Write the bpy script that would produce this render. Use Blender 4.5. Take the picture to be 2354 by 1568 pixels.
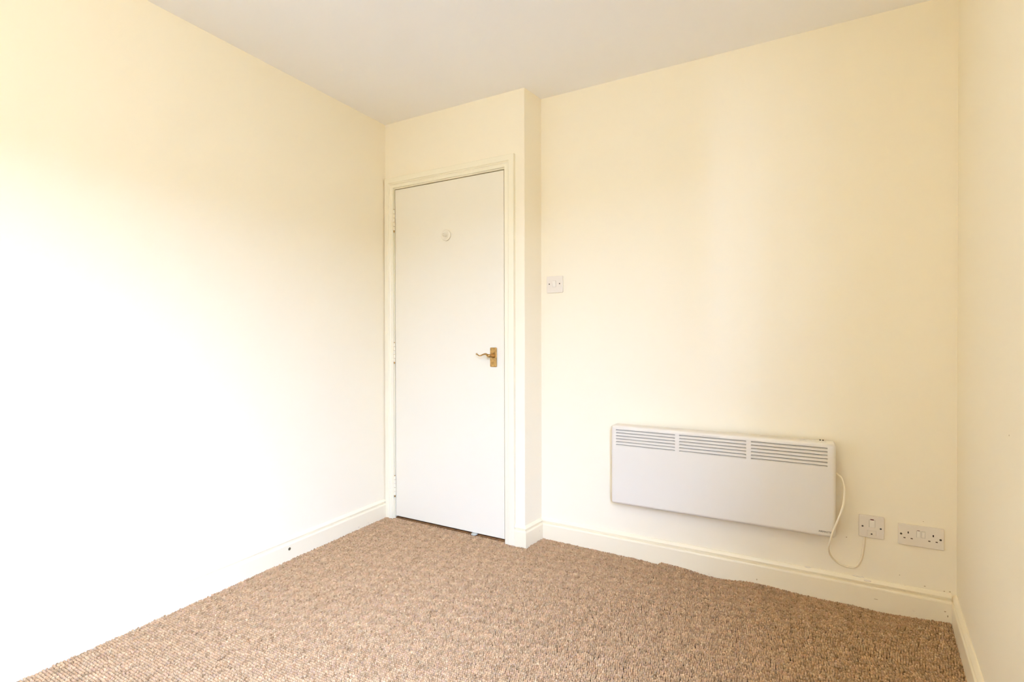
import bpy, bmesh, math, random
import numpy as np
from mathutils import Vector, Matrix

random.seed(7)
rng = np.random.default_rng(11)
for o in list(bpy.data.objects):
    bpy.data.objects.remove(o)
S = bpy.context.scene
COL = S.collection

# ------------------------------------------------------------------ camera
F_PX = 1200.0
cam_d = bpy.data.cameras.new('camera')
cam_d.sensor_width = 36.0
cam_d.lens = F_PX * 36.0 / 2354.0
cam_d.clip_start = 0.02
cam = bpy.data.objects.new('camera', cam_d)
COL.objects.link(cam)
YAW, PIT, ROL = 0.5185, -0.0061, -0.0017
fw = Vector((-math.sin(YAW) * math.cos(PIT), math.cos(YAW) * math.cos(PIT), math.sin(PIT)))
r0 = Vector((math.cos(YAW), math.sin(YAW), 0))
u0 = r0.cross(fw)
rr = r0 * math.cos(ROL) + u0 * math.sin(ROL)
uu = -r0 * math.sin(ROL) + u0 * math.cos(ROL)
m = Matrix((rr, uu, -fw)).transposed().to_4x4()
m.translation = Vector((0, 0, 1.10))
cam.matrix_world = m
S.camera = cam

# ------------------------------------------------------------------ world, light, exposure
SKY = 157.0
BULB = 590.0            # radiance of the warm ceiling bulb
W = bpy.data.worlds.new('overcast_sky')
S.world = W
W.use_nodes = True
bg = W.node_tree.nodes['Background']
bg.inputs[0].default_value = (0.436, 0.574, 0.98, 1)
bg.inputs[1].default_value = SKY

S.view_settings.view_transform = 'Standard'
S.view_settings.look = 'None'
S.view_settings.gamma = 1.0
S.view_settings.use_curve_mapping = False
S.view_settings.exposure = 0.0
S.cycles.max_bounces = 20
S.cycles.diffuse_bounces = 14
S.cycles.transparent_max_bounces = 12
S.cycles.caustics_reflective = False
S.cycles.caustics_refractive = False

BLOCKER_D, BLOCKER_H = 3.0, 2.35  # distance and top of the added slab that blocks low sky light
# ------------------------------------------------------------------ room dimensions (metres)
D1, D2 = 2.4222, 2.5878          # boxed-out door wall, main back wall
XL, AL = -2.2819, -0.0300        # left wall: x at D1, slope
XE, XI = -1.3052, -1.2895        # outer edge / inner corner of the return
XR, AR = 0.4921, 0.0883          # right wall: x at D2, slope
H = 2.4149
YB = -1.35                       # rear wall behind the camera
FZ = -0.026                      # sub-floor under the carpet
def lx(y): return XL + AL * (y - D1)
def rx(y): return XR + AR * (y - D2)
WIN_Y0, WIN_Y1, WIN_Z0, WIN_Z1 = -0.80, 0.22, 0.86, 2.10


# window portal for the sky light (in the opening of the right wall)
def right_frame():
    t = Vector((-AR, -1, 0)).normalized()       # along the wall, towards the camera
    n = Vector((1, -AR, 0)).normalized()        # out of the room
    return Vector((XR, D2, 0)), t, n
RO, RT, RN = right_frame()
def rp(s, d, z): return RO + RT * s + RN * d + Vector((0, 0, z))
def s_of(y): return (D2 - y) / -RT.y
pl = bpy.data.lights.new('window_portal', 'AREA')
pl.shape = 'RECTANGLE'
pl.size = WIN_Y1 - WIN_Y0
pl.size_y = WIN_Z1 - WIN_Z0
pl.cycles.is_portal = True
po = bpy.data.objects.new('window_portal', pl)
COL.objects.link(po)
zc = (WIN_Z0 + WIN_Z1) / 2
ax_z = RN                         # area lights shine along local -Z
ax_x = RT
ax_y = ax_z.cross(ax_x)
mm = Matrix((ax_x, ax_y, ax_z)).transposed().to_4x4()
mm.translation = rp(s_of((WIN_Y0 + WIN_Y1) / 2), 0.16, zc)
po.matrix_world = mm

# ------------------------------------------------------------------ materials
def lin(r, g, b):
    f = lambda c: (c / 255 / 12.92) if c <= 10 else ((c / 255 + 0.055) / 1.055) ** 2.4
    return (f(r), f(g), f(b), 1)

def mat(name, col, rough=0.5, metal=0.0, spec=0.5, bump=0.0, bscale=200.0, mottle=0.0, mscale=6.0, tint=None):
    m_ = bpy.data.materials.new(name)
    m_.use_nodes = True
    nt = m_.node_tree
    b = nt.nodes['Principled BSDF']
    b.inputs['Base Color'].default_value = (*col[:3], 1)
    b.inputs['Roughness'].default_value = rough
    b.inputs['Metallic'].default_value = metal
    b.inputs['Specular IOR Level'].default_value = spec
    tc = nt.nodes.new('ShaderNodeTexCoord')
    if bump:
        n = nt.nodes.new('ShaderNodeTexNoise')
        n.inputs['Scale'].default_value = bscale
        n.inputs['Detail'].default_value = 4
        nt.links.new(tc.outputs['Object'], n.inputs['Vector'])
        bp = nt.nodes.new('ShaderNodeBump')
        bp.inputs['Strength'].default_value = bump
        bp.inputs['Distance'].default_value = 0.002
        nt.links.new(n.outputs['Fac'], bp.inputs['Height'])
        nt.links.new(bp.outputs['Normal'], b.inputs['Normal'])
    if mottle:
        n = nt.nodes.new('ShaderNodeTexNoise')
        n.inputs['Scale'].default_value = mscale
        n.inputs['Detail'].default_value = 5
        nt.links.new(tc.outputs['Object'], n.inputs['Vector'])
        mx = nt.nodes.new('ShaderNodeMix')
        mx.data_type = 'RGBA'
        t = tint or tuple(c * (1 - mottle) for c in col[:3])
        mx.inputs[6].default_value = (*col[:3], 1)
        mx.inputs[7].default_value = (*t[:3], 1)
        rp_ = nt.nodes.new('ShaderNodeMapRange')
        rp_.inputs[1].default_value = 0.40
        rp_.inputs[2].default_value = 0.75
        nt.links.new(n.outputs['Fac'], rp_.inputs[0])
        nt.links.new(rp_.outputs[0], mx.inputs[0])
        nt.links.new(mx.outputs[2], b.inputs['Base Color'])
    return m_

CREAM = (0.87, 0.80, 0.63)
M_WALL = mat('cream_emulsion', CREAM, 0.75, spec=0.25, bump=0.06, bscale=160)
M_CEIL = mat('white_ceiling_paint', (0.91, 0.90, 0.885), 0.85, spec=0.2, bump=0.05, bscale=120)
M_TRIM = mat('cream_white_gloss', (0.845, 0.790, 0.615), 0.32, spec=0.5, bump=0.02, bscale=40)
M_DOOR = mat('off_white_door_paint', (0.80, 0.75, 0.62), 0.42, spec=0.4, bump=0.03, bscale=60)
M_PLATE = mat('white_plastic', (0.77, 0.705, 0.60), 0.35)
M_ROCK = mat('white_rocker_plastic', (0.80, 0.755, 0.655), 0.30)
M_HEAT = mat('white_heater_enamel', (0.735, 0.685, 0.585), 0.38, bump=0.02, bscale=500)
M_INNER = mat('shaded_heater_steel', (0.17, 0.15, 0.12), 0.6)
M_CORD = mat('cream_rubber_flex', (0.86, 0.78, 0.60), 0.5)
M_BRASS = mat('aged_brass', (0.58, 0.36, 0.13), 0.38, metal=1.0, mottle=0.45, mscale=70, bump=0.1, bscale=120)
M_SCREW = mat('dull_screw', (0.05, 0.035, 0.02), 0.5)
M_HOLE = mat('dark_slot', (0.02, 0.014, 0.010), 0.8)
M_INK = mat('dark_grey_ink', (0.045, 0.04, 0.035), 0.6)
M_PALE = mat('pale_grey_ink', (0.50, 0.48, 0.44), 0.6)
M_NEON = mat('dark_red_neon_window', (0.16, 0.05, 0.04), 0.3)
M_WOOD = mat('brown_threshold_wood', (0.22, 0.10, 0.03), 0.6, mottle=0.5, mscale=40)
M_GAP = mat('hall_paint', (0.35, 0.31, 0.24), 0.8)
M_UPVC = mat('white_upvc', (0.85, 0.85, 0.84), 0.3)
M_SUB = mat('carpet_backing', (0.10, 0.065, 0.04), 0.95)
M_WEDGE = mat('pale_grey_plastic', (0.44, 0.45, 0.39), 0.4)
M_DIRT = mat('brown_paint_chip', (0.47, 0.35, 0.19), 0.8)
M_CHIP = mat('bare_filler', (0.80, 0.74, 0.62), 0.8)
M_GROUND = mat('outdoor_paving', (0.46, 0.45, 0.42), 0.9)
M_BLOCKER = mat('dark_sky_blocker', (0.13, 0.12, 0.10), 0.9)
M_BULB = bpy.data.materials.new('lit_warm_bulb')
M_BULB.use_nodes = True
_b = M_BULB.node_tree.nodes['Principled BSDF']
_b.inputs['Emission Color'].default_value = (1.0, 0.83, 0.47, 1)
_b.inputs['Emission Strength'].default_value = BULB

g = bpy.data.materials.new('window_glass')
g.use_nodes = True
nt = g.node_tree
nt.nodes.clear()
o_ = nt.nodes.new('ShaderNodeOutputMaterial')
mx = nt.nodes.new('ShaderNodeMixShader')
tr = nt.nodes.new('ShaderNodeBsdfTransparent')
tr.inputs[0].default_value = (0.96, 0.98, 0.97, 1)
gl = nt.nodes.new('ShaderNodeBsdfGlossy')
gl.inputs['Roughness'].default_value = 0.02
mx.inputs[0].default_value = 0.06
nt.links.new(tr.outputs[0], mx.inputs[1])
nt.links.new(gl.outputs[0], mx.inputs[2])
nt.links.new(mx.outputs[0], o_.inputs[0])
M_GLASS = g

# carpet: colour is carried loop by loop in a vertex attribute
cm = bpy.data.materials.new('berber_loop_carpet')
cm.use_nodes = True
nt = cm.node_tree
b = nt.nodes['Principled BSDF']
b.inputs['Roughness'].default_value = 0.95
b.inputs['Specular IOR Level'].default_value = 0.08
at = nt.nodes.new('ShaderNodeAttribute')
at.attribute_name = 'yarn'
nt.links.new(at.outputs['Color'], b.inputs['Base Color'])
M_CARPET = cm

# skirting paint with a few scuffs
def scuffed(name, base):
    m_ = mat(name, base, 0.34, spec=0.5, bump=0.03, bscale=50)
    nt = m_.node_tree
    b = nt.nodes['Principled BSDF']
    tc = nt.nodes.new('ShaderNodeTexCoord')
    n = nt.nodes.new('ShaderNodeTexNoise')
    n.inputs['Scale'].default_value = 38
    n.inputs['Detail'].default_value = 3
    n2 = nt.nodes.new('ShaderNodeTexNoise')
    n2.inputs['Scale'].default_value = 7
    mp = nt.nodes.new('ShaderNodeMapRange')
    mp.inputs[1].default_value = 0.70
    mp.inputs[2].default_value = 0.80
    ml = nt.nodes.new('ShaderNodeMath')
    ml.operation = 'MULTIPLY'
    mx = nt.nodes.new('ShaderNodeMix')
    mx.data_type = 'RGBA'
    mx.inputs[6].default_value = (*base, 1)
    mx.inputs[7].default_value = (0.36, 0.28, 0.18, 1)
    nt.links.new(tc.outputs['Object'], n.inputs['Vector'])
    nt.links.new(tc.outputs['Object'], n2.inputs['Vector'])
    nt.links.new(n.outputs['Fac'], mp.inputs[0])
    nt.links.new(mp.outputs[0], ml.inputs[0])
    nt.links.new(n2.outputs['Fac'], ml.inputs[1])
    nt.links.new(ml.outputs[0], mx.inputs[0])
    nt.links.new(mx.outputs[2], b.inputs['Base Color'])
    return m_
M_SKIRT = scuffed('scuffed_cream_gloss', (0.85, 0.77, 0.575))

# ------------------------------------------------------------------ helpers
def link(name, me, material, parent=None, smooth=False):
    o = bpy.data.objects.new(name, me)
    COL.objects.link(o)
    if material: me.materials.append(material)
    if parent: o.parent = parent
    if smooth:
        for p in me.polygons: p.use_smooth = True
    return o

def bm_obj(name, bm, material, parent=None, smooth=False):
    bmesh.ops.recalc_face_normals(bm, faces=bm.faces)
    me = bpy.data.meshes.new(name)
    bm.to_mesh(me)
    bm.free()
    return link(name, me, material, parent, smooth)

def struct(o):
    o['kind'] = 'structure'
    return o

def thing(name, label, cat, loc=(0, 0, 0), group=None):
    o = bpy.data.objects.new(name, None)
    o.empty_display_size = 0.05
    COL.objects.link(o)
    o.location = loc
    o['label'] = label
    o['category'] = cat
    if group: o['group'] = group
    return o

def box(bm, x0, x1, y0, y1, z0, z1, bevel=0.0, seg=2):
    vs = [bm.verts.new(c) for c in ((x0, y0, z0), (x1, y0, z0), (x1, y1, z0), (x0, y1, z0),
                                    (x0, y0, z1), (x1, y0, z1), (x1, y1, z1), (x0, y1, z1))]
    fs = [bm.faces.new([vs[i] for i in f]) for f in ((0, 3, 2, 1), (4, 5, 6, 7), (0, 1, 5, 4), (1, 2, 6, 5), (2, 3, 7, 6), (3, 0, 4, 7))]
    if bevel:
        es = list({e for f in fs for e in f.edges})
        bmesh.ops.bevel(bm, geom=es, offset=bevel, segments=seg, affect='EDGES', profile=0.5)

def box_fn(bm, fn, a0, a1, b0, b1, c0, c1):
    vs = [bm.verts.new(fn(*c)) for c in ((a0, b0, c0), (a1, b0, c0), (a1, b1, c0), (a0, b1, c0),
                                         (a0, b0, c1), (a1, b0, c1), (a1, b1, c1), (a0, b1, c1))]
    for f in ((0, 3, 2, 1), (4, 5, 6, 7), (0, 1, 5, 4), (1, 2, 6, 5), (2, 3, 7, 6), (3, 0, 4, 7)):
        bm.faces.new([vs[i] for i in f])

def prism(bm, poly, z0, z1):
    a = [bm.verts.new((x, y, z0)) for x, y in poly]
    c = [bm.verts.new((x, y, z1)) for x, y in poly]
    bm.faces.new(a)
    bm.faces.new(c)
    n = len(poly)
    for i in range(n):
        bm.faces.new((a[i], a[(i + 1) % n], c[(i + 1) % n], c[i]))

def cyl(bm, p0, p1, r, n=16, r1=None):
    p0, p1 = Vector(p0), Vector(p1)
    d = (p1 - p0).normalized()
    a = d.orthogonal().normalized()
    b_ = d.cross(a)
    r1 = r if r1 is None else r1
    A = [bm.verts.new(p0 + (a * math.cos(2 * math.pi * i / n) + b_ * math.sin(2 * math.pi * i / n)) * r) for i in range(n)]
    B = [bm.verts.new(p1 + (a * math.cos(2 * math.pi * i / n) + b_ * math.sin(2 * math.pi * i / n)) * r1) for i in range(n)]
    for i in range(n):
        bm.faces.new((A[i], A[(i + 1) % n], B[(i + 1) % n], B[i]))
    bm.faces.new(A)
    bm.faces.new(B)

def lathe(bm, origin, axis, prof, n=24):
    """prof: list of (distance along axis, radius)"""
    o = Vector(origin)
    d = Vector(axis).normalized()
    a = d.orthogonal().normalized()
    b_ = d.cross(a)
    rings = []
    for t, r in prof:
        if r < 1e-6:
            rings.append([bm.verts.new(o + d * t)])
        else:
            rings.append([bm.verts.new(o + d * t + (a * math.cos(2 * math.pi * i / n) + b_ * math.sin(2 * math.pi * i / n)) * r) for i in range(n)])
    for A, B in zip(rings, rings[1:]):
        for i in range(n):
            q = [A[i % len(A)], A[(i + 1) % len(A)], B[(i + 1) % len(B)], B[i % len(B)]]
            q2 = []
            for v in q:
                if v not in q2: q2.append(v)
            if len(q2) > 2: bm.faces.new(q2)
    for R in (rings[0], rings[-1]):
        if len(R) > 2: bm.faces.new(R)

def catmull(pts, k=10):
    P = [Vector(p) for p in pts]
    P = [2 * P[0] - P[1]] + P + [2 * P[-1] - P[-2]]
    out = []
    for i in range(1, len(P) - 2):
        for j in range(k):
            t = j / k
            a, b_, c, d = P[i - 1:i + 3]
            out.append(0.5 * ((2 * b_) + (c - a) * t + (2 * a - 5 * b_ + 4 * c - d) * t * t + (3 * b_ - a - 3 * c + d) * t ** 3))
    out.append(P[-2])
    return out

def tube(bm, pts, radii, n=10, flat=1.0, up=None):
    rings = []
    nrm = None
    for i, p in enumerate(pts):
        d = (pts[min(i + 1, len(pts) - 1)] - pts[max(i - 1, 0)]).normalized()
        if nrm is None:
            nrm = Vector(up) if up else d.orthogonal()
        nrm = (nrm - d * nrm.dot(d)).normalized()
        b_ = d.cross(nrm)
        r = radii[i] if hasattr(radii, '__len__') else radii
        rings.append([bm.verts.new(p + nrm * (math.cos(2 * math.pi * k / n) * r) + b_ * (math.sin(2 * math.pi * k / n) * r * flat)) for k in range(n)])
    for A, B in zip(rings, rings[1:]):
        for i in range(n):
            bm.faces.new((A[i], A[(i + 1) % n], B[(i + 1) % n], B[i]))
    bm.faces.new(rings[0])
    bm.faces.new(rings[-1])

def sweep(bm, path, prof, closed_ends=True):
    """path: 2D plan points; prof: (offset to the right-hand normal = into the room, z). Mitred at the bends."""
    P = [Vector((x, y)) for x, y in path]
    rings = []
    for i, p in enumerate(P):
        ns = []
        if i > 0:
            d = (P[i] - P[i - 1]).normalized(); ns.append(Vector((d.y, -d.x)))
        if i < len(P) - 1:
            d = (P[i + 1] - P[i]).normalized(); ns.append(Vector((d.y, -d.x)))
        if len(ns) == 2:
            mn = (ns[0] + ns[1]).normalized()
            mn = mn / mn.dot(ns[0])
        else:
            mn = ns[0]
        rings.append([bm.verts.new((p.x + mn.x * a, p.y + mn.y * a, z)) for a, z in prof])
    for A, B in zip(rings, rings[1:]):
        n = len(prof)
        for i in range(n):
            bm.faces.new((A[i], A[(i + 1) % n], B[(i + 1) % n], B[i]))
    bm.faces.new(rings[0])
    bm.faces.new(rings[-1])

# ------------------------------------------------------------------ room shell
T = 0.14
poly_floor = [(lx(YB) - T, YB - T), (rx(YB) + T, YB - T), (rx(D2) + T, D2 + T), (lx(D2) - T, D2 + T)]
bm = bmesh.new()
prism(bm, poly_floor, FZ - 0.08, FZ)
floor = struct(bm_obj('floor', bm, M_SUB))
bm = bmesh.new()
prism(bm, poly_floor, H, H + 0.1)
struct(bm_obj('ceiling', bm, M_CEIL))

bm = bmesh.new()
prism(bm, [(lx(YB), YB), (lx(D2 + T), D2 + T), (lx(D2 + T) - T, D2 + T), (lx(YB) - T, YB)], FZ, H)
struct(bm_obj('wall_left', bm, M_WALL))

# boxed-out wall that holds the door
OX0, OX1, OZ = -2.2300, -1.4080, 2.0290
bm = bmesh.new()
e = 0.004
prism(bm, [(OX1, D1), (XE - e, D1), (XE - 0.0012, D1 + 0.0012), (XE, D1 + e), (XI, D2), (XI, D2 + T), (OX1, D2 + T)], FZ, H)
prism(bm, [(lx(D1), D1), (OX0, D1), (OX0, D2 + T), (lx(D2), D2 + T)], FZ, H)
box(bm, OX0, OX1, D1, D2 + T, OZ, H)
struct(bm_obj('wall_doorway', bm, M_WALL))

bm = bmesh.new()
prism(bm, [(XI, D2), (rx(D2), D2), (rx(D2), D2 + T), (XI, D2 + T)], FZ, H)
wall_back = struct(bm_obj('wall_back', bm, M_WALL))

s0, s1 = s_of(WIN_Y1), s_of(WIN_Y0)
sE = s_of(YB)
bm = bmesh.new()
box_fn(bm, rp, -T, s0, 0, T, FZ, H)
box_fn(bm, rp, s1, sE + T, 0, T, FZ, H)
box_fn(bm, rp, s0, s1, 0, T, FZ, WIN_Z0)
box_fn(bm, rp, s0, s1, 0, T, WIN_Z1, H)
wall_right = struct(bm_obj('wall_right', bm, M_WALL))

bm = bmesh.new()
prism(bm, [(lx(YB) - T, YB), (rx(YB), YB), (rx(YB), YB - T), (lx(YB) - T, YB - T)], FZ, H)
struct(bm_obj('wall_rear', bm, M_WALL))

# short hallway behind the closed door
bm = bmesh.new()
yh0, yh1 = D2 + T, D2 + T + 0.7
box(bm, OX0 - 0.1, OX1 + 0.1, yh1, yh1 + 0.05, FZ, 2.2)
box(bm, OX0 - 0.15, OX0 - 0.1, yh0, yh1 + 0.05, FZ, 2.2)
box(bm, OX1 + 0.1, OX1 + 0.15, yh0, yh1 + 0.05, FZ, 2.2)
box(bm, OX0 - 0.15, OX1 + 0.15, yh0, yh1 + 0.05, 2.2, 2.25)
box(bm, OX0 - 0.15, OX1 + 0.15, yh0, yh1 + 0.05, FZ - 0.05, FZ)
struct(bm_obj('wall_hallway', bm, M_GAP))

# window in the right wall, beside and behind the camera
wn = bpy.data.objects.new('window_1', None)
COL.objects.link(wn)
struct(wn)
bm = bmesh.new()
fr = 0.06
for a0, a1, c0, c1 in ((s0, s0 + fr, WIN_Z0, WIN_Z1), (s1 - fr, s1, WIN_Z0, WIN_Z1), (s0 + fr, s1 - fr, WIN_Z0, WIN_Z0 + fr), (s0 + fr, s1 - fr, WIN_Z1 - fr, WIN_Z1)):
    box_fn(bm, rp, a0, a1, 0.075, 0.135, c0, c1)
sm = (s0 + s1) / 2
box_fn(bm, rp, sm - 0.03, sm + 0.03, 0.075, 0.135, WIN_Z0 + fr, WIN_Z1 - fr)
bm_obj('window_frame', bm, M_UPVC, wn)
for a0, a1 in ((s0 + fr, sm - 0.03), (sm + 0.03, s1 - fr)):
    bm = bmesh.new()
    box_fn(bm, rp, a0, a1, 0.103, 0.107, WIN_Z0 + fr, WIN_Z1 - fr)
    bm_obj('pane', bm, M_GLASS, wn)
bm = bmesh.new()
box_fn(bm, rp, s0 - 0.03, s1 + 0.03, -0.03, 0.075, WIN_Z0 - 0.025, WIN_Z0)
bm_obj('window_sill', bm, M_UPVC, wn)
# paving outside, below the window
bm = bmesh.new()
box_fn(bm, rp, sm - 14, sm + 14, 0.6, 26, -0.45, -0.30)
struct(bm_obj('ground_outside', bm, M_GROUND))
# unseen slab added outside to block light from the low part of the sky
bm = bmesh.new()
box_fn(bm, rp, sm - 9, sm + 9, BLOCKER_D, BLOCKER_D + 0.2, -0.30, BLOCKER_H)
struct(bm_obj('sky_blocker', bm, M_BLOCKER))

# ------------------------------------------------------------------ skirting boards
SK = [(0.0, FZ), (0.016, FZ), (0.016, 0.0720), (0.0150, 0.0765), (0.0125, 0.0800), (0.0075, 0.0822), (0.0035, 0.0830), (0.0035, 0.0918),
      (0.0125, 0.0926), (0.0122, 0.0950), (0.0085, 0.1015), (0.0055, 0.1062), (0.0030, 0.1080), (0.0, 0.1080)]
def skirting(name, path):
    bm = bmesh.new()
    sweep(bm, path, SK)
    o = bm_obj(name, bm, M_SKIRT)
    return struct(o)
bb_left = skirting('baseboard_left', [(lx(YB), YB), (lx(D1 - 0.0185), D1 - 0.0185)])
skirting('baseboard_return', [(-1.3610, D1), (XE, D1), (XI - 0.0001, D2 - 0.016)])
bb_back = skirting('baseboard_back', [(XI, D2), (XR - 0.016, D2)])
bb_right = skirting('baseboard_right', [(XR, D2), (rx(YB), YB)])
skirting('baseboard_rear', [(rx(YB) - 0.016, YB), (lx(YB) + 0.016, YB)])

# old screw left in the left-hand skirting
yy = 1.6986
bm = bmesh.new()
lathe(bm, (lx(yy) + 0.0155, yy, 0.053), (1, -0.03, 0), [(0, 0.0075), (0.0012, 0.0075), (0.0022, 0.0055), (0.0022, 0.0025), (0.0012, 0.002), (0.0012, 0.0)], 16)
o = bm_obj('screw_head', bm, mat('tarnished_screw', (0.20, 0.17, 0.10), 0.45, metal=0.6), bb_left)
o['label'] = 'tarnished screw head in the white skirting'
# chips and lumps on the back skirting
def blob(name, c, sx, sy, sz, material, parent, seed):
    r = random.Random(seed)
    bm = bmesh.new()
    bmesh.ops.create_icosphere(bm, subdivisions=2, radius=1.0)
    for v in bm.verts:
        k = 1 + r.uniform(-0.25, 0.25)
        v.co = Vector((c[0] + v.co.x * sx * k, c[1] + v.co.y * sy * k, c[2] + v.co.z * sz * k))
    return bm_obj(name, bm, material, parent, True)
blob('paint_chip', (0.205, D2 - 0.0095, 0.1000), 0.013, 0.003, 0.004, M_CHIP, bb_back, 1)
blob('paint_chip', (0.175, D2 - 0.003, 0.1085), 0.022, 0.004, 0.0025, M_CHIP, bb_back, 2)
blob('paint_chip', (-0.006, D2 - 0.004, 0.108), 0.012, 0.004, 0.003, M_CHIP, bb_back, 3)
blob('paint_chip', (0.235, D2 - 0.016, 0.034), 0.007, 0.0005, 0.0012, M_DIRT, bb_back, 4)
blob('paint_chip', (0.455, D2 - 0.016, 0.040), 0.003, 0.0005, 0.002, M_DIRT, bb_back, 5)
blob('paint_chip', (0.463, D2 - 0.016, 0.024), 0.002, 0.0005, 0.004, M_DIRT, bb_back, 6)
blob('paint_chip', (-0.205, D2 - 0.016, 0.014), 0.0025, 0.0006, 0.004, M_DIRT, bb_back, 7)
for x, z, r in ((0.1347, 0.2627, 0.0028), (0.3147, 0.1442, 0.0026), (0.390, 0.372, 0.002), (0.395, 0.118, 0.003), (0.455, 0.112, 0.0028), (0.472, 0.114, 0.0032)):
    blob('wall_mark', (x, D2, z), r * 0.85, 0.0004, r * 0.6, M_DIRT, wall_back, int(x * 1000))
blob('wall_mark', (0.4095, 1.652, 0.8674), 0.0005, 0.0025, 0.002, M_DIRT, wall_right, 9)

# ------------------------------------------------------------------ door 1
door = bpy.data.objects.new('door_1', None)
COL.objects.link(door)
struct(door)
door['label'] = 'plain off-white flush door with a brass lever handle and three painted hinges'
JX0, JX1, JZ = -2.2100, -1.4285, 2.0085     # clear opening between the jambs
DX0, DX1, DZ0, DZ1 = -2.2045, -1.4325, 0.0110, 2.0035
# jambs
for a0, a1, c0, c1 in ((OX0, JX0, FZ, JZ), (JX1, OX1, FZ, JZ), (OX0, OX1, JZ, OZ)):
    bm = bmesh.new()
    box(bm, a0, a1, D1 + 0.001, D2 + T - 0.002, c0, c1)
    bm_obj('jamb', bm, M_TRIM, door)
# door stops
for a0, a1, c0, c1 in ((JX0, JX0 + 0.014, FZ, JZ), (JX1 - 0.014, JX1, FZ, JZ), (JX0 + 0.014, JX1 - 0.014, JZ - 0.014, JZ)):
    bm = bmesh.new()
    box(bm, a0, a1, D1 + 0.045, D1 + 0.075, c0, c1)
    bm_obj('door_stop', bm, M_TRIM, door)
# architrave, mitred: profile (distance from the opening edge outwards, thickness)
AP = [(0.0, 0.0), (0.0, 0.0085), (0.0015, 0.0100), (0.0180, 0.0105), (0.0200, 0.0125), (0.0215, 0.0150), (0.0260, 0.0155), (0.0275, 0.0140),
      (0.0285, 0.0140), (0.0300, 0.0175), (0.0320, 0.0185), (0.0590, 0.0185), (0.0612, 0.0165), (0.0615, 0.0)]
AX0, AX1, AZ = -2.2140, -1.4225, 2.0150
def arch_piece(c0, c1):
    """c0/c1: (corner function) -> world x,z for a given outward distance"""
    bm = bmesh.new()
    A = [bm.verts.new((c0(d)[0], D1 - t, c0(d)[1])) for d, t in AP]
    B = [bm.verts.new((c1(d)[0], D1 - t, c1(d)[1])) for d, t in AP]
    n = len(AP)
    for i in range(n):
        bm.faces.new((A[i], A[(i + 1) % n], B[(i + 1) % n], B[i]))
    bm.faces.new(A)
    bm.faces.new(B)
    bm_obj('architrave', bm, M_TRIM, door)
arch_piece(lambda d: (AX0 - d, FZ), lambda d: (AX0 - d, AZ + d))
arch_piece(lambda d: (AX1 + d, FZ), lambda d: (AX1 + d, AZ + d))
arch_piece(lambda d: (AX0 - d, AZ + d), lambda d: (AX1 + d, AZ + d))
# leaf
bm = bmesh.new()
box(bm, DX0, DX1, D1 + 0.002, D1 + 0.042, DZ0, DZ1, 0.0015, 2)
bm_obj('door_leaf', bm, M_DOOR, door)
# threshold strip under the leaf
bm = bmesh.new()
box(bm, JX0, JX1, D1 + 0.006, D1 + 0.11, FZ, 0.002, 0.002, 1)
o = bm_obj('threshold', bm, M_WOOD, door)
o['label'] = 'brown wooden strip under the door'
# hinges
for z0, z1 in ((1.757, 1.883), (0.954, 1.070), (0.137, 0.255)):
    hg = bpy.data.objects.new('hinge', None)
    COL.objects.link(hg)
    hg.parent = door
    k = 5
    L = (z1 - z0) / k
    for i in range(k):
        bm = bmesh.new()
        off = 0.0006 if i % 2 else -0.0006
        lathe(bm, (-2.2082 + off, D1 - 0.0040, z0 + i * L + 0.0010), (0, 0, 1),
              [(0, 0.0), (0, 0.0048), (0.0008, 0.0060), (L - 0.0030, 0.0060), (L - 0.0022, 0.0048), (L - 0.0022, 0.0)], 14)
        bm_obj('knuckle', bm, M_TRIM, hg, False)
    bm = bmesh.new()
    lathe(bm, (-2.2082, D1 - 0.0040, z0 - 0.012), (0, 0, 1), [(0, 0), (0, 0.0025), (0.003, 0.0044), (0.009, 0.0040), (0.011, 0.003), (z1 - z0 + 0.016, 0.003), (z1 - z0 + 0.016, 0)], 12)
    bm_obj('pin', bm, M_BRASS, hg)
# coat hook: round back plate with a small peg
bm = bmesh.new()
hx, hz, hy = -1.8172, 1.6895, D1 + 0.002
lathe(bm, (hx, hy, hz), (0, -1, 0), [(0, 0.0), (0, 0.0320), (0.006, 0.0320), (0.010, 0.0285), (0.0105, 0.0240), (0.007, 0.0200), (0.006, 0.0), ], 32)
hook = bm_obj('coat_hook', bm, M_DOOR, door, True)
hook['label'] = 'round white hook plate'
bm = bmesh.new()
pts = catmull([(hx, hy - 0.004, hz), (hx, hy - 0.016, hz - 0.002), (hx, hy - 0.026, hz - 0.001), (hx, hy - 0.030, hz + 0.006)], 6)
tube(bm, pts, [0.0085 - 0.0015 * i / (len(pts) - 1) for i in range(len(pts))], 12)
bm_obj('peg', bm, M_DOOR, hook, True)
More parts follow.
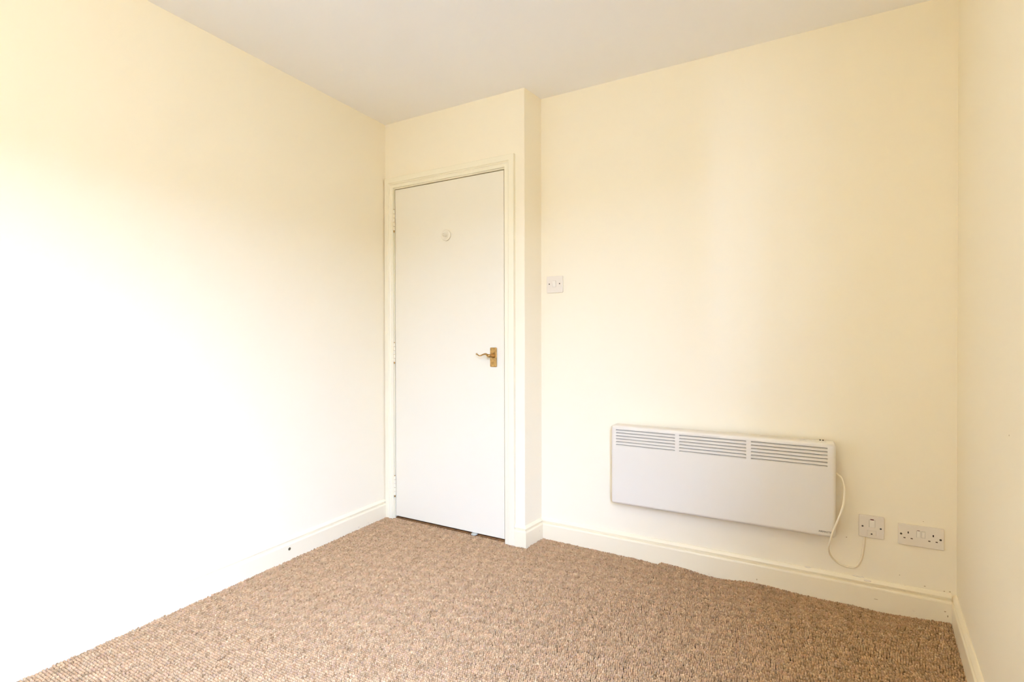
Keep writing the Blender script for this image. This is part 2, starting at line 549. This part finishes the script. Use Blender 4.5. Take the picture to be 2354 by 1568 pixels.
# brass lever handle
px0, px1, pz0, pz1 = -1.5182, -1.4775, 0.9415, 1.0470
pc = (px0 + px1) / 2
bm = bmesh.new()
box(bm, px0, px1, D1 - 0.0045, D1 + 0.002, pz0, pz1, 0.0)
bmesh.ops.bevel(bm, geom=[e_ for e_ in bm.edges if abs(e_.verts[0].co.y - e_.verts[1].co.y) > 1e-4], offset=0.004, segments=3, affect='EDGES', profile=0.5)
bmesh.ops.bevel(bm, geom=[e_ for e_ in bm.edges if all(v.co.y < D1 - 0.004 for v in e_.verts)], offset=0.0022, segments=2, affect='EDGES', profile=0.5)
handle = bm_obj('door_handle', bm, M_BRASS, door)
handle['label'] = 'aged brass lever handle on rectangular plate'
lz = 1.0035
bm = bmesh.new()
lathe(bm, (pc, D1 - 0.0042, lz), (0, -1, 0), [(0, 0.0), (0, 0.0145), (0.002, 0.0140), (0.004, 0.0105), (0.010, 0.0088), (0.036, 0.0082), (0.044, 0.0095), (0.050, 0.0085), (0.053, 0.0)], 20)
yl = D1 - 0.048
pts = catmull([(pc + 0.004, yl, lz - 0.001), (pc - 0.004, yl, lz - 0.0015), (pc - 0.018, yl, lz + 0.0085), (pc - 0.034, yl - 0.001, lz + 0.0070), (pc - 0.052, yl - 0.001, lz + 0.0005), (pc - 0.064, yl, lz + 0.0005), (pc - 0.0745, yl, lz + 0.0065), (pc - 0.0790, yl, lz + 0.0085)], 8)
n = len(pts)
rad = []
for i in range(n):
    t = i / (n - 1)
    rad.append(0.0050 * (1 - t) ** 2 + 0.0025 + (0.0022 * max(0, (t - 0.80) / 0.20)))
tube(bm, pts, rad, 12, 1.5, (0, 0, 1))
tip = pts[-1]
bmesh.ops.create_icosphere(bm, subdivisions=2, radius=0.0050, matrix=Matrix.Translation(tip))
bm_obj('lever', bm, M_BRASS, handle, True)
bm = bmesh.new()
for z in (pz0 + 0.008, pz1 - 0.008):
    for x in (px0 + 0.007, px1 - 0.007):
        lathe(bm, (x, D1 - 0.0044, z), (0, -1, 0), [(0, 0.0), (0, 0.0022), (0.0006, 0.0018), (0.0006, 0.0)], 10)
bm_obj('plate_screws', bm, M_BRASS, handle)

# pale lump of plastic under the door
wedge = thing('door_wedge', 'small pale grey plastic wedge poking out under the door bottom', 'wedge', (-1.628, D1 - 0.004, 0))
bm = bmesh.new()
bmesh.ops.create_uvsphere(bm, u_segments=18, v_segments=10, radius=1.0)
for v in bm.verts:
    v.co = Vector((v.co.x * 0.019, v.co.y * 0.022 + 0.008, v.co.z * 0.0075 + 0.0035))
bm_obj('wedge_body', bm, M_WEDGE, wedge, True)

# ------------------------------------------------------------------ wall plates
def plate(parent, x0, x1, z0, z1, y, depth, name='face_plate'):
    bm = bmesh.new()
    box(bm, x0, x1, y - depth, y - 0.0022, z0, z1)
    bmesh.ops.bevel(bm, geom=[e_ for e_ in bm.edges if abs(e_.verts[0].co.y - e_.verts[1].co.y) > 1e-4], offset=0.004, segments=4, affect='EDGES', profile=0.5)
    bmesh.ops.bevel(bm, geom=[e_ for e_ in bm.edges if all(v.co.y < y - depth + 0.0005 for v in e_.verts)], offset=0.0018, segments=2, affect='EDGES', profile=0.5)
    box(bm, x0 + 0.004, x1 - 0.004, y - 0.0035, y, z0 + 0.004, z1 - 0.004)
    return bm_obj(name, bm, M_PLATE, parent)
def screw(parent, x, z, y, r=0.0036, a=0.4):
    bm = bmesh.new()
    lathe(bm, (x, y + 0.0002, z), (0, -1, 0), [(0, 0.0), (0, r), (0.0007, r * 0.92), (0.0009, r * 0.7), (0.0009, 0.0)], 16)
    o = bm_obj('screw', bm, M_SCREW, parent)
    return o
def rocker(parent, x0, x1, z0, z1, y, down=True, material=None):
    """slightly pivoted rocker sitting in a shallow dark surround"""
    bm = bmesh.new()
    box(bm, x0 - 0.0010, x1 + 0.0010, y - 0.0004, y + 0.001, z0 - 0.0010, z1 + 0.0010)
    sur = bm_obj('rocker_surround', bm, mat('rocker_gap', (0.48, 0.44, 0.36), 0.8), parent)
    bm = bmesh.new()
    ta, tb = (0.0010, 0.0042) if down else (0.0042, 0.0010)
    vs = [bm.verts.new(c) for c in ((x0, y, z0), (x1, y, z0), (x1, y, z1), (x0, y, z1),
                                    (x0 + 0.0004, y - tb, z0 + 0.0004), (x1 - 0.0004, y - tb, z0 + 0.0004), (x1 - 0.0004, y - ta, z1 - 0.0004), (x0 + 0.0004, y - ta, z1 - 0.0004))]
    for f in ((0, 1, 2, 3), (4, 5, 6, 7), (0, 1, 5, 4), (1, 2, 6, 5), (2, 3, 7, 6), (3, 0, 4, 7)):
        bm.faces.new([vs[i] for i in f])
    return bm_obj('rocker', bm, material or M_ROCK, parent)

def local(o, fn):
    """builds its parts in world coordinates, then re-bases them on the empty"""
    fn()
    for c in o.children:
        c.matrix_parent_inverse = Matrix.Translation(-o.location)

PD = 0.0095
sw = thing('light_switch', 'square white light switch on the cream wall just right of the door return', 'switch', (-1.2045, D2, 1.3445))
def b1():
    plate(sw, -1.2520, -1.1570, 1.3445, 1.4350, D2, PD)
    screw(sw, -1.2361, 1.3925, D2 - PD)
    screw(sw, -1.1750, 1.3925, D2 - PD)
    rocker(sw, -1.2150, -1.1965, 1.3765, 1.4085, D2 - PD, False)
local(sw, b1)

sp = thing('fused_switch', 'square white fused switch plate above the skirting, fed by the heater cord', 'switch', (0.2200, D2, 0.2790))
def b2():
    plate(sp, 0.1768, 0.2630, 0.2790, 0.3690, D2, PD + 0.001)
    y = D2 - PD - 0.001
    screw(sp, 0.1897, 0.3233, y)
    screw(sp, 0.2512, 0.3210, y)
    rk = rocker(sp, 0.2125, 0.2318, 0.3235, 0.3520, y, True)
    bm = bmesh.new()
    box(bm, 0.2162, 0.2275, y - 0.0034, y, 0.3524, 0.3562, 0.0004, 1)
    o = bm_obj('neon_window', bm, M_NEON, sp)
    o['label'] = 'dark red indicator window'
    bm = bmesh.new()
    box(bm, 0.2050, 0.2365, y - 0.0016, y, 0.2890, 0.3105, 0.0012, 2)
    fc = bm_obj('fuse_holder', bm, M_PLATE, sp)
    screw(sp, 0.2205, 0.2955, y - 0.0016, 0.0032)
local(sp, b2)

so = thing('double_socket', 'long white double plug socket with two rocker switches near the right corner', 'socket', (0.3810, D2, 0.2720))
def b3():
    plate(so, 0.3090, 0.4530, 0.2720, 0.3550, D2, PD)
    y = D2 - PD
    screw(so, 0.3180, 0.3150, y, 0.0040)
    screw(so, 0.4420, 0.3120, y, 0.0040)
    for ex, lo, nx in ((0.3409, 0.3290, 0.3520), (0.4195, 0.4073, 0.4300)):
        bm = bmesh.new()
        box(bm, ex - 0.0021, ex + 0.0021, y - 0.0003, y + 0.001, 0.3195, 0.3275, 0.0)
        bm_obj('earth_slot', bm, M_HOLE, so)
        for x in (lo, nx):
            bm = bmesh.new()
            box(bm, x - 0.0034, x + 0.0034, y - 0.0003, y + 0.001, 0.2990, 0.3030, 0.0)
            bm_obj('pin_slot', bm, M_SLOT, so)
    rocker(so, 0.3680, 0.3785, 0.3105, 0.3345, y, True)
    rocker(so, 0.3832, 0.3937, 0.3105, 0.3345, y, False, M_ROCK)
    bm = bmesh.new()
    box(bm, 0.3695, 0.3775, y - 0.0012, y, 0.3350, 0.3368)
    bm_obj('red_tab', bm, M_NEON, so)
M_SLOT = mat('shuttered_slot', (0.10, 0.065, 0.035), 0.7)
local(so, b3)


# ceiling lamp of the room, above the frame: batten holder with a lit bulb
LPX, LPY = -0.75, -0.15
lamp = thing('ceiling_lamp', 'lit warm bulb in a white batten holder on the ceiling, above the view', 'lamp', (LPX, LPY, H))
def b0():
    bm = bmesh.new()
    lathe(bm, (LPX, LPY, H), (0, 0, -1), [(0, 0.0), (0, 0.046), (0.012, 0.045), (0.020, 0.036), (0.026, 0.022), (0.062, 0.020), (0.064, 0.0)], 28)
    bm_obj('lamp_holder', bm, M_UPVC, lamp, False)
    bm = bmesh.new()
    lathe(bm, (LPX, LPY, H - 0.062), (0, 0, -1), [(0, 0.012), (0.018, 0.015), (0.036, 0.026), (0.052, 0.030), (0.070, 0.027), (0.082, 0.016), (0.086, 0.0)], 24)
    bm_obj('bulb', bm, M_BULB, lamp, True)
local(lamp, b0)

# ------------------------------------------------------------------ panel heater
HX0, HX1, HZ0, HZ1 = -0.8580, 0.0936, 0.2785, 0.6660
HYF, HYB = D2 - 0.0950, D2 - 0.0280
heater = thing('panel_heater', 'long white electric panel heater with three slotted grilles, hung on the cream wall', 'heater', ((HX0 + HX1) / 2, D2, HZ0))
groups = [(-0.8316, -0.5470), (-0.5275, -0.2422), (-0.2226, 0.0638)]
ztop = 0.6470
pitch = 0.01455
sh = 0.0068
slots = [(ztop - i * pitch - sh, ztop - i * pitch) for i in range(6)]
TH = 0.0022
def b4():
    # outer shell: front sheet with slots, rounded edges rolled back to the sides
    bm = bmesh.new()
    R = 0.013
    xs = sorted({HX0 + R, HX1 - R} | {v for a in groups for v in a})
    zs = sorted({HZ0 + R, HZ1 - R} | {v for a in slots for v in a})
    grid = {}
    def vtx(x, y, z):
        k = (round(x, 5), round(y, 5), round(z, 5))
        if k not in grid: grid[k] = bm.verts.new((x, y, z))
        return grid[k]
    def in_slot(xa, xb, za, zb):
        return any(abs(xa - g0) < 1e-6 or (xa > g0 - 1e-6 and xb < g1 + 1e-6) for g0, g1 in groups if xa >= g0 - 1e-6 and xb <= g1 + 1e-6) and \
               any(za >= s0_ - 1e-6 and zb <= s1_ + 1e-6 for s0_, s1_ in slots)
    for xa, xb in zip(xs, xs[1:]):
        for za, zb in zip(zs, zs[1:]):
            if in_slot(xa, xb, za, zb):
                y1 = HYF + 0.006
                dz = 0.004          # louvre: the slot slopes back and upwards
                f = [(xa, HYF, za), (xb, HYF, za), (xb, HYF, zb), (xa, HYF, zb)]
                k = [(xa, y1, za + dz), (xb, y1, za + dz), (xb, y1, zb + dz), (xa, y1, zb + dz)]
                fv = [vtx(*c) for c in f]
                kv = [bm.verts.new(c) for c in k]
                for i in range(4):
                    bm.faces.new((fv[i], fv[(i + 1) % 4], kv[(i + 1) % 4], kv[i]))
                continue
            bm.faces.new([vtx(xa, HYF, za), vtx(xb, HYF, za), vtx(xb, HYF, zb), vtx(xa, HYF, zb)])
    # rolled edge ring by ring; each ring is a rounded rectangle
    def ring(off, y):
        pts = []
        r_ = 0.010 + off
        x0, x1, z0, z1 = HX0 + R - off, HX1 - R + off, HZ0 + R - off, HZ1 - R + off
        return (x0, x1, z0, z1, y, off)
    steps = [(R * math.sin(a), HYF + R * (1 - math.cos(a))) for a in [math.pi / 2 * i / 6 for i in range(7)]]
    steps.append((R, HYB))
    def edge_pts(off, y):
        # outline points run round the sheet border, corners rounded by the same radius
        P = []
        bx0, bx1, bz0, bz1 = HX0 + R, HX1 - R, HZ0 + R, HZ1 - R
        bottom = [x for x in xs]
        P += [(x, y, bz0 - off) for x in bottom]
        nseg = 5
        P += [(bx1 + off * math.sin(math.pi / 2 * i / nseg), y, bz0 - off * math.cos(math.pi / 2 * i / nseg)) for i in range(1, nseg)]
        P += [(bx1 + off, y, z) for z in zs]
        P += [(bx1 + off * math.cos(math.pi / 2 * i / nseg), y, bz1 + off * math.sin(math.pi / 2 * i / nseg)) for i in range(1, nseg)]
        P += [(x, y, bz1 + off) for x in reversed(bottom)]
        P += [(bx0 - off * math.sin(math.pi / 2 * i / nseg), y, bz1 + off * math.cos(math.pi / 2 * i / nseg)) for i in range(1, nseg)]
        P += [(bx0 - off, y, z) for z in reversed(zs)]
        P += [(bx0 - off * math.cos(math.pi / 2 * i / nseg), y, bz0 - off * math.sin(math.pi / 2 * i / nseg)) for i in range(1, nseg)]
        return P
    prev = None
    for k, (off, y) in enumerate(steps):
        cur = [vtx(*p) if k == 0 else bm.verts.new(p) for p in edge_pts(off, y)]
        if prev:
            n = len(cur)
            for i in range(n):
                q = [prev[i], prev[(i + 1) % n], cur[(i + 1) % n], cur[i]]
                q2 = []
                for v in q:
                    if v not in q2: q2.append(v)
                if len(q2) > 2: bm.faces.new(q2)
        prev = cur
    bm.faces.new(prev)
    bmesh.ops.recalc_face_normals(bm, faces=bm.faces)
    body = bm_obj('case', bm, M_HEAT, heater, False)
    for p in body.data.polygons:
        p.use_smooth = abs(p.normal.y) < 0.999 and p.center.y < HYF + R and (p.center.x < HX0 + R or p.center.x > HX1 - R or p.center.z < HZ0 + R or p.center.z > HZ1 - R)
    # inner baffle seen through the slots
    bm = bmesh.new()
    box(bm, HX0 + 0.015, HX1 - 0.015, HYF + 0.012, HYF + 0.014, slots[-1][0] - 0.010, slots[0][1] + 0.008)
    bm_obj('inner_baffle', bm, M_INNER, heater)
    # top control housing, two small buttons
    bm = bmesh.new()
    box(bm, -0.035, 0.060, HYB - 0.050, HYB - 0.018, HZ1 - 0.002, HZ1 + 0.0035, 0.0015, 2)
    ctl = bm_obj('control_housing', bm, M_HEAT, heater)
    for x in (0.0378, 0.0484):
        bm = bmesh.new()
        lathe(bm, (x, HYB - 0.0330, HZ1 + 0.0035), (0, 0, 1), [(0, 0), (0, 0.0030), (0.0035, 0.0028), (0.0040, 0.002), (0.0040, 0)], 14)
        o = bm_obj('button', bm, M_INK, ctl)
        o.data.materials[0] = M_SCREW
    # wall brackets
    for x in (HX0 + 0.16, HX1 - 0.16):
        bm = bmesh.new()
        box(bm, x - 0.02, x + 0.02, HYB - 0.001, D2, HZ0 + 0.06, HZ1 - 0.05)
        bm_obj('bracket', bm, M_HEAT, heater)
    # lettering
    def text(body_, x, z, size, material, name, width):
        cu = bpy.data.curves.new('lettering', 'FONT')
        cu.body = body_
        cu.size = size
        cu.extrude = 0.0002
        cu.resolution_u = 2
        to = bpy.data.objects.new('lettering_source', cu)
        COL.objects.link(to)
        bpy.context.view_layer.update()
        me = bpy.data.meshes.new_from_object(to.evaluated_get(bpy.context.evaluated_depsgraph_get()))
        bpy.data.objects.remove(to)
        wx = max(v.co.x for v in me.vertices)
        mn = min(v.co.x for v in me.vertices)
        k = width / (wx - mn)
        for v in me.vertices:
            v.co = Vector((x + (v.co.x - mn) * k, HYF - 0.0004 - v.co.z, z + v.co.y))
        me.materials.clear()
        o = link(name, me, material, heater)
        return o
    t1 = text('AIRMASTER', 0.0325, 0.2985, 0.0098, M_INK, 'lettering', 0.0500)
    t1['label'] = 'dark lettering at the lower right corner'
    t2 = text('DO NOT COVER', -0.4235, 0.6515, 0.0042, M_PALE, 'lettering', 0.0740)
    t2['label'] = 'tiny grey lettering above the middle grille'
    for v in t2.data.vertices:
        pass
local(heater, b4)

# ------------------------------------------------------------------ power cord
cord_pts = [(0.0942, 2.549, 0.5355), (0.0975, 2.549, 0.5350), (0.1010, 2.5478, 0.5315), (0.1152, 2.5428, 0.5160), (0.1237, 2.5278, 0.4771), (0.1190, 2.5078, 0.4194), (0.1030, 2.4878, 0.3695), (0.0835, 2.4805, 0.3142), (0.0720, 2.4835, 0.2663),
            (0.0690, 2.5150, 0.2252), (0.0800, 2.5578, 0.1804), (0.1086, 2.5765, 0.1505), (0.1406, 2.5825, 0.1405), (0.1664, 2.5830, 0.1480), (0.1840, 2.5828, 0.1800), (0.1925, 2.5820, 0.2270), (0.1955, 2.5815, 0.2660), (0.1960, 2.5815, 0.2784)]
cord = thing('power_cord', 'cream power cord looping from the right side of the heater to the fused switch', 'cord', (0.14, D2, 0.14))
def b5():
    bm = bmesh.new()
    tube(bm, catmull(cord_pts, 10), 0.0036, 12)
    bm_obj('flex', bm, M_CORD, cord, True)
local(cord, b5)

# ------------------------------------------------------------------ carpet: looped pile
dev = np.array([(-1.30, -.0011), (-1.274, -.0011), (-1.0782, -.0042), (-.9046, -.0061), (-.7702, -.0065), (-.6431, -.0108), (-.6296, .0019), (-.5023, -.0036), (-.4254, -.0149), (-.3646, -.016),
                (-.2912, -.0093), (-.243, -.0014), (-.1729, -.0006), (-.052, -.0075), (.0471, -.0103), (.145, -.0071), (.246, -.0125), (.3944, -.0033), (.4778, .0034)])
PX, PY = 0.0076, 0.0096
xs = np.arange(lx(0) - 0.1, rx(D2) + 0.02, PX)
ys = np.arange(-0.05, D2, PY)
gx, gy = np.meshgrid(xs, ys)
row = np.arange(len(ys))[:, None]
gx = gx + rng.uniform(0, PX, (len(ys), 1))
gx = (gx + rng.normal(0, PX * 0.12, gx.shape)).ravel()
gy = (gy + rng.normal(0, PY * 0.055, gy.shape)).ravel()
ins = 0.0158
inside = (gx > XL + AL * (gy - D1) + ins) & (gx < XR + AR * (gy - D2) - ins)
back = np.where(gx < XE + 0.0, D1 - ins + 0.016 * ((gx < -1.4225)), D2 - ins)
back = np.where(gx < XE + 0.016 + 0.004, np.where(gx < -1.4225, D1 + 0.003, D1 - ins), back)
inside &= gy < back
# architrave feet
inside &= ~((gy > D1 - 0.0205) & ((gx < -2.2115) | (gx > -1.425)) & (gx < XE + 0.02))
fwd = gx * fw.x + gy * fw.y
inside &= fwd > 1.15
gx, gy = gx[inside], gy[inside]
N = len(gx)
zt = np.interp(gx, dev[:, 0], dev[:, 1])
wgt = np.clip(1 - (D2 - 0.016 - gy) / 0.16, 0, 1) ** 1.5
wgt[gx < XE] = 0
ztop_ = zt * wgt + rng.normal(0, 0.0009, N)
# gentle large-scale unevenness
ztop_ += 0.0012 * np.sin(gx * 3.1 + 1.0) * np.sin(gy * 4.3)
K = 6
ang = np.arange(K) * 2 * math.pi / K
rxs = PX * 0.535 * (1 + rng.normal(0, 0.10, N))
rys = PY * 0.46 * (1 + rng.normal(0, 0.10, N))
rot = rng.normal(0.35, 0.25, N)
def ring_pts(kx, ky, z):
    cx = np.cos(ang)[None] * (rxs * kx)[:, None]
    cy = np.sin(ang)[None] * (rys * ky)[:, None]
    X = gx[:, None] + cx * np.cos(rot)[:, None] - cy * np.sin(rot)[:, None]
    Y = gy[:, None] + cx * np.sin(rot)[:, None] + cy * np.cos(rot)[:, None]
    Z = np.broadcast_to(np.reshape(z, (-1, 1)), X.shape)
    return np.stack([X, Y, Z], -1)
r1 = ring_pts(0.86, 0.86, ztop_ - 0.0115)
r2 = ring_pts(0.96, 0.96, ztop_ - 0.0026)

top = np.stack([gx, gy, ztop_], -1)[:, None]
V = np.concatenate([r1, r2, top], 1)          # N, 2K+1, 3
nv = 2 * K + 1
quads = []
for i in range(K):
    j = (i + 1) % K
    quads += [(i, j, K + j, K + i)]
tris = [(K + i, K + (i + 1) % K, 2 * K) for i in range(K)]
lv = np.array([v for q in quads for v in q] + [v for t in tris for v in t])
sizes = np.array([4] * len(quads) + [3] * len(tris))
loops = (lv[None] + (np.arange(N) * nv)[:, None]).ravel().astype(np.int32)
tot = np.tile(sizes, N)
start = np.concatenate([[0], np.cumsum(tot)[:-1]]).astype(np.int32)
me = bpy.data.meshes.new('carpet_pile')
me.vertices.add(N * nv)
me.vertices.foreach_set('co', V.reshape(-1).astype(np.float32))
me.loops.add(len(loops))
me.loops.foreach_set('vertex_index', loops)
me.polygons.add(len(tot))
me.polygons.foreach_set('loop_start', start)
me.polygons.foreach_set('use_smooth', np.ones(len(tot), dtype=bool))
me.update(calc_edges=True)
pal = np.array([(0.54, 0.385, 0.245), (0.47, 0.325, 0.20), (0.385, 0.26, 0.155), (0.52, 0.365, 0.255), (0.61, 0.455, 0.305), (0.29, 0.19, 0.11)])
ch = rng.choice(len(pal), size=N, p=[0.45, 0.26, 0.08, 0.14, 0.065, 0.005])
colr = pal[ch] * np.array([0.87, 0.80, 0.69]) * (1 + rng.normal(0, 0.07, (N, 1)))
# the yarn is space-dyed: soft patches a few centimetres wide that lean pinkish or olive
def soft(sc, seed):
    q = np.random.default_rng(seed)
    v = np.zeros(N)
    for _ in range(14):
        a = q.uniform(0, 2 * math.pi)
        k = sc * q.uniform(0.6, 1.6)
        v += np.sin((gx * math.cos(a) + gy * math.sin(a)) * k + q.uniform(0, 6.28))
    return v / math.sqrt(7)
w1, w2 = soft(95, 1), soft(120, 2)
colr = colr * (1 + 0.055 * w1[:, None]) * (1 + w2[:, None] * np.array([0.012, -0.010, -0.012]))
colr = np.clip(colr, 0.02, 0.9)
rgba = np.ones((N, nv, 4), dtype=np.float32)
rgba[:, :, :3] = colr[:, None, :]
ca = me.color_attributes.new('yarn', 'FLOAT_COLOR', 'POINT')
ca.data.foreach_set('color', rgba.reshape(-1))
pile = link('carpet_pile', me, M_CARPET, floor)

pile['kind'] = 'stuff'
pile['label'] = 'flecked beige and brown looped carpet pile'
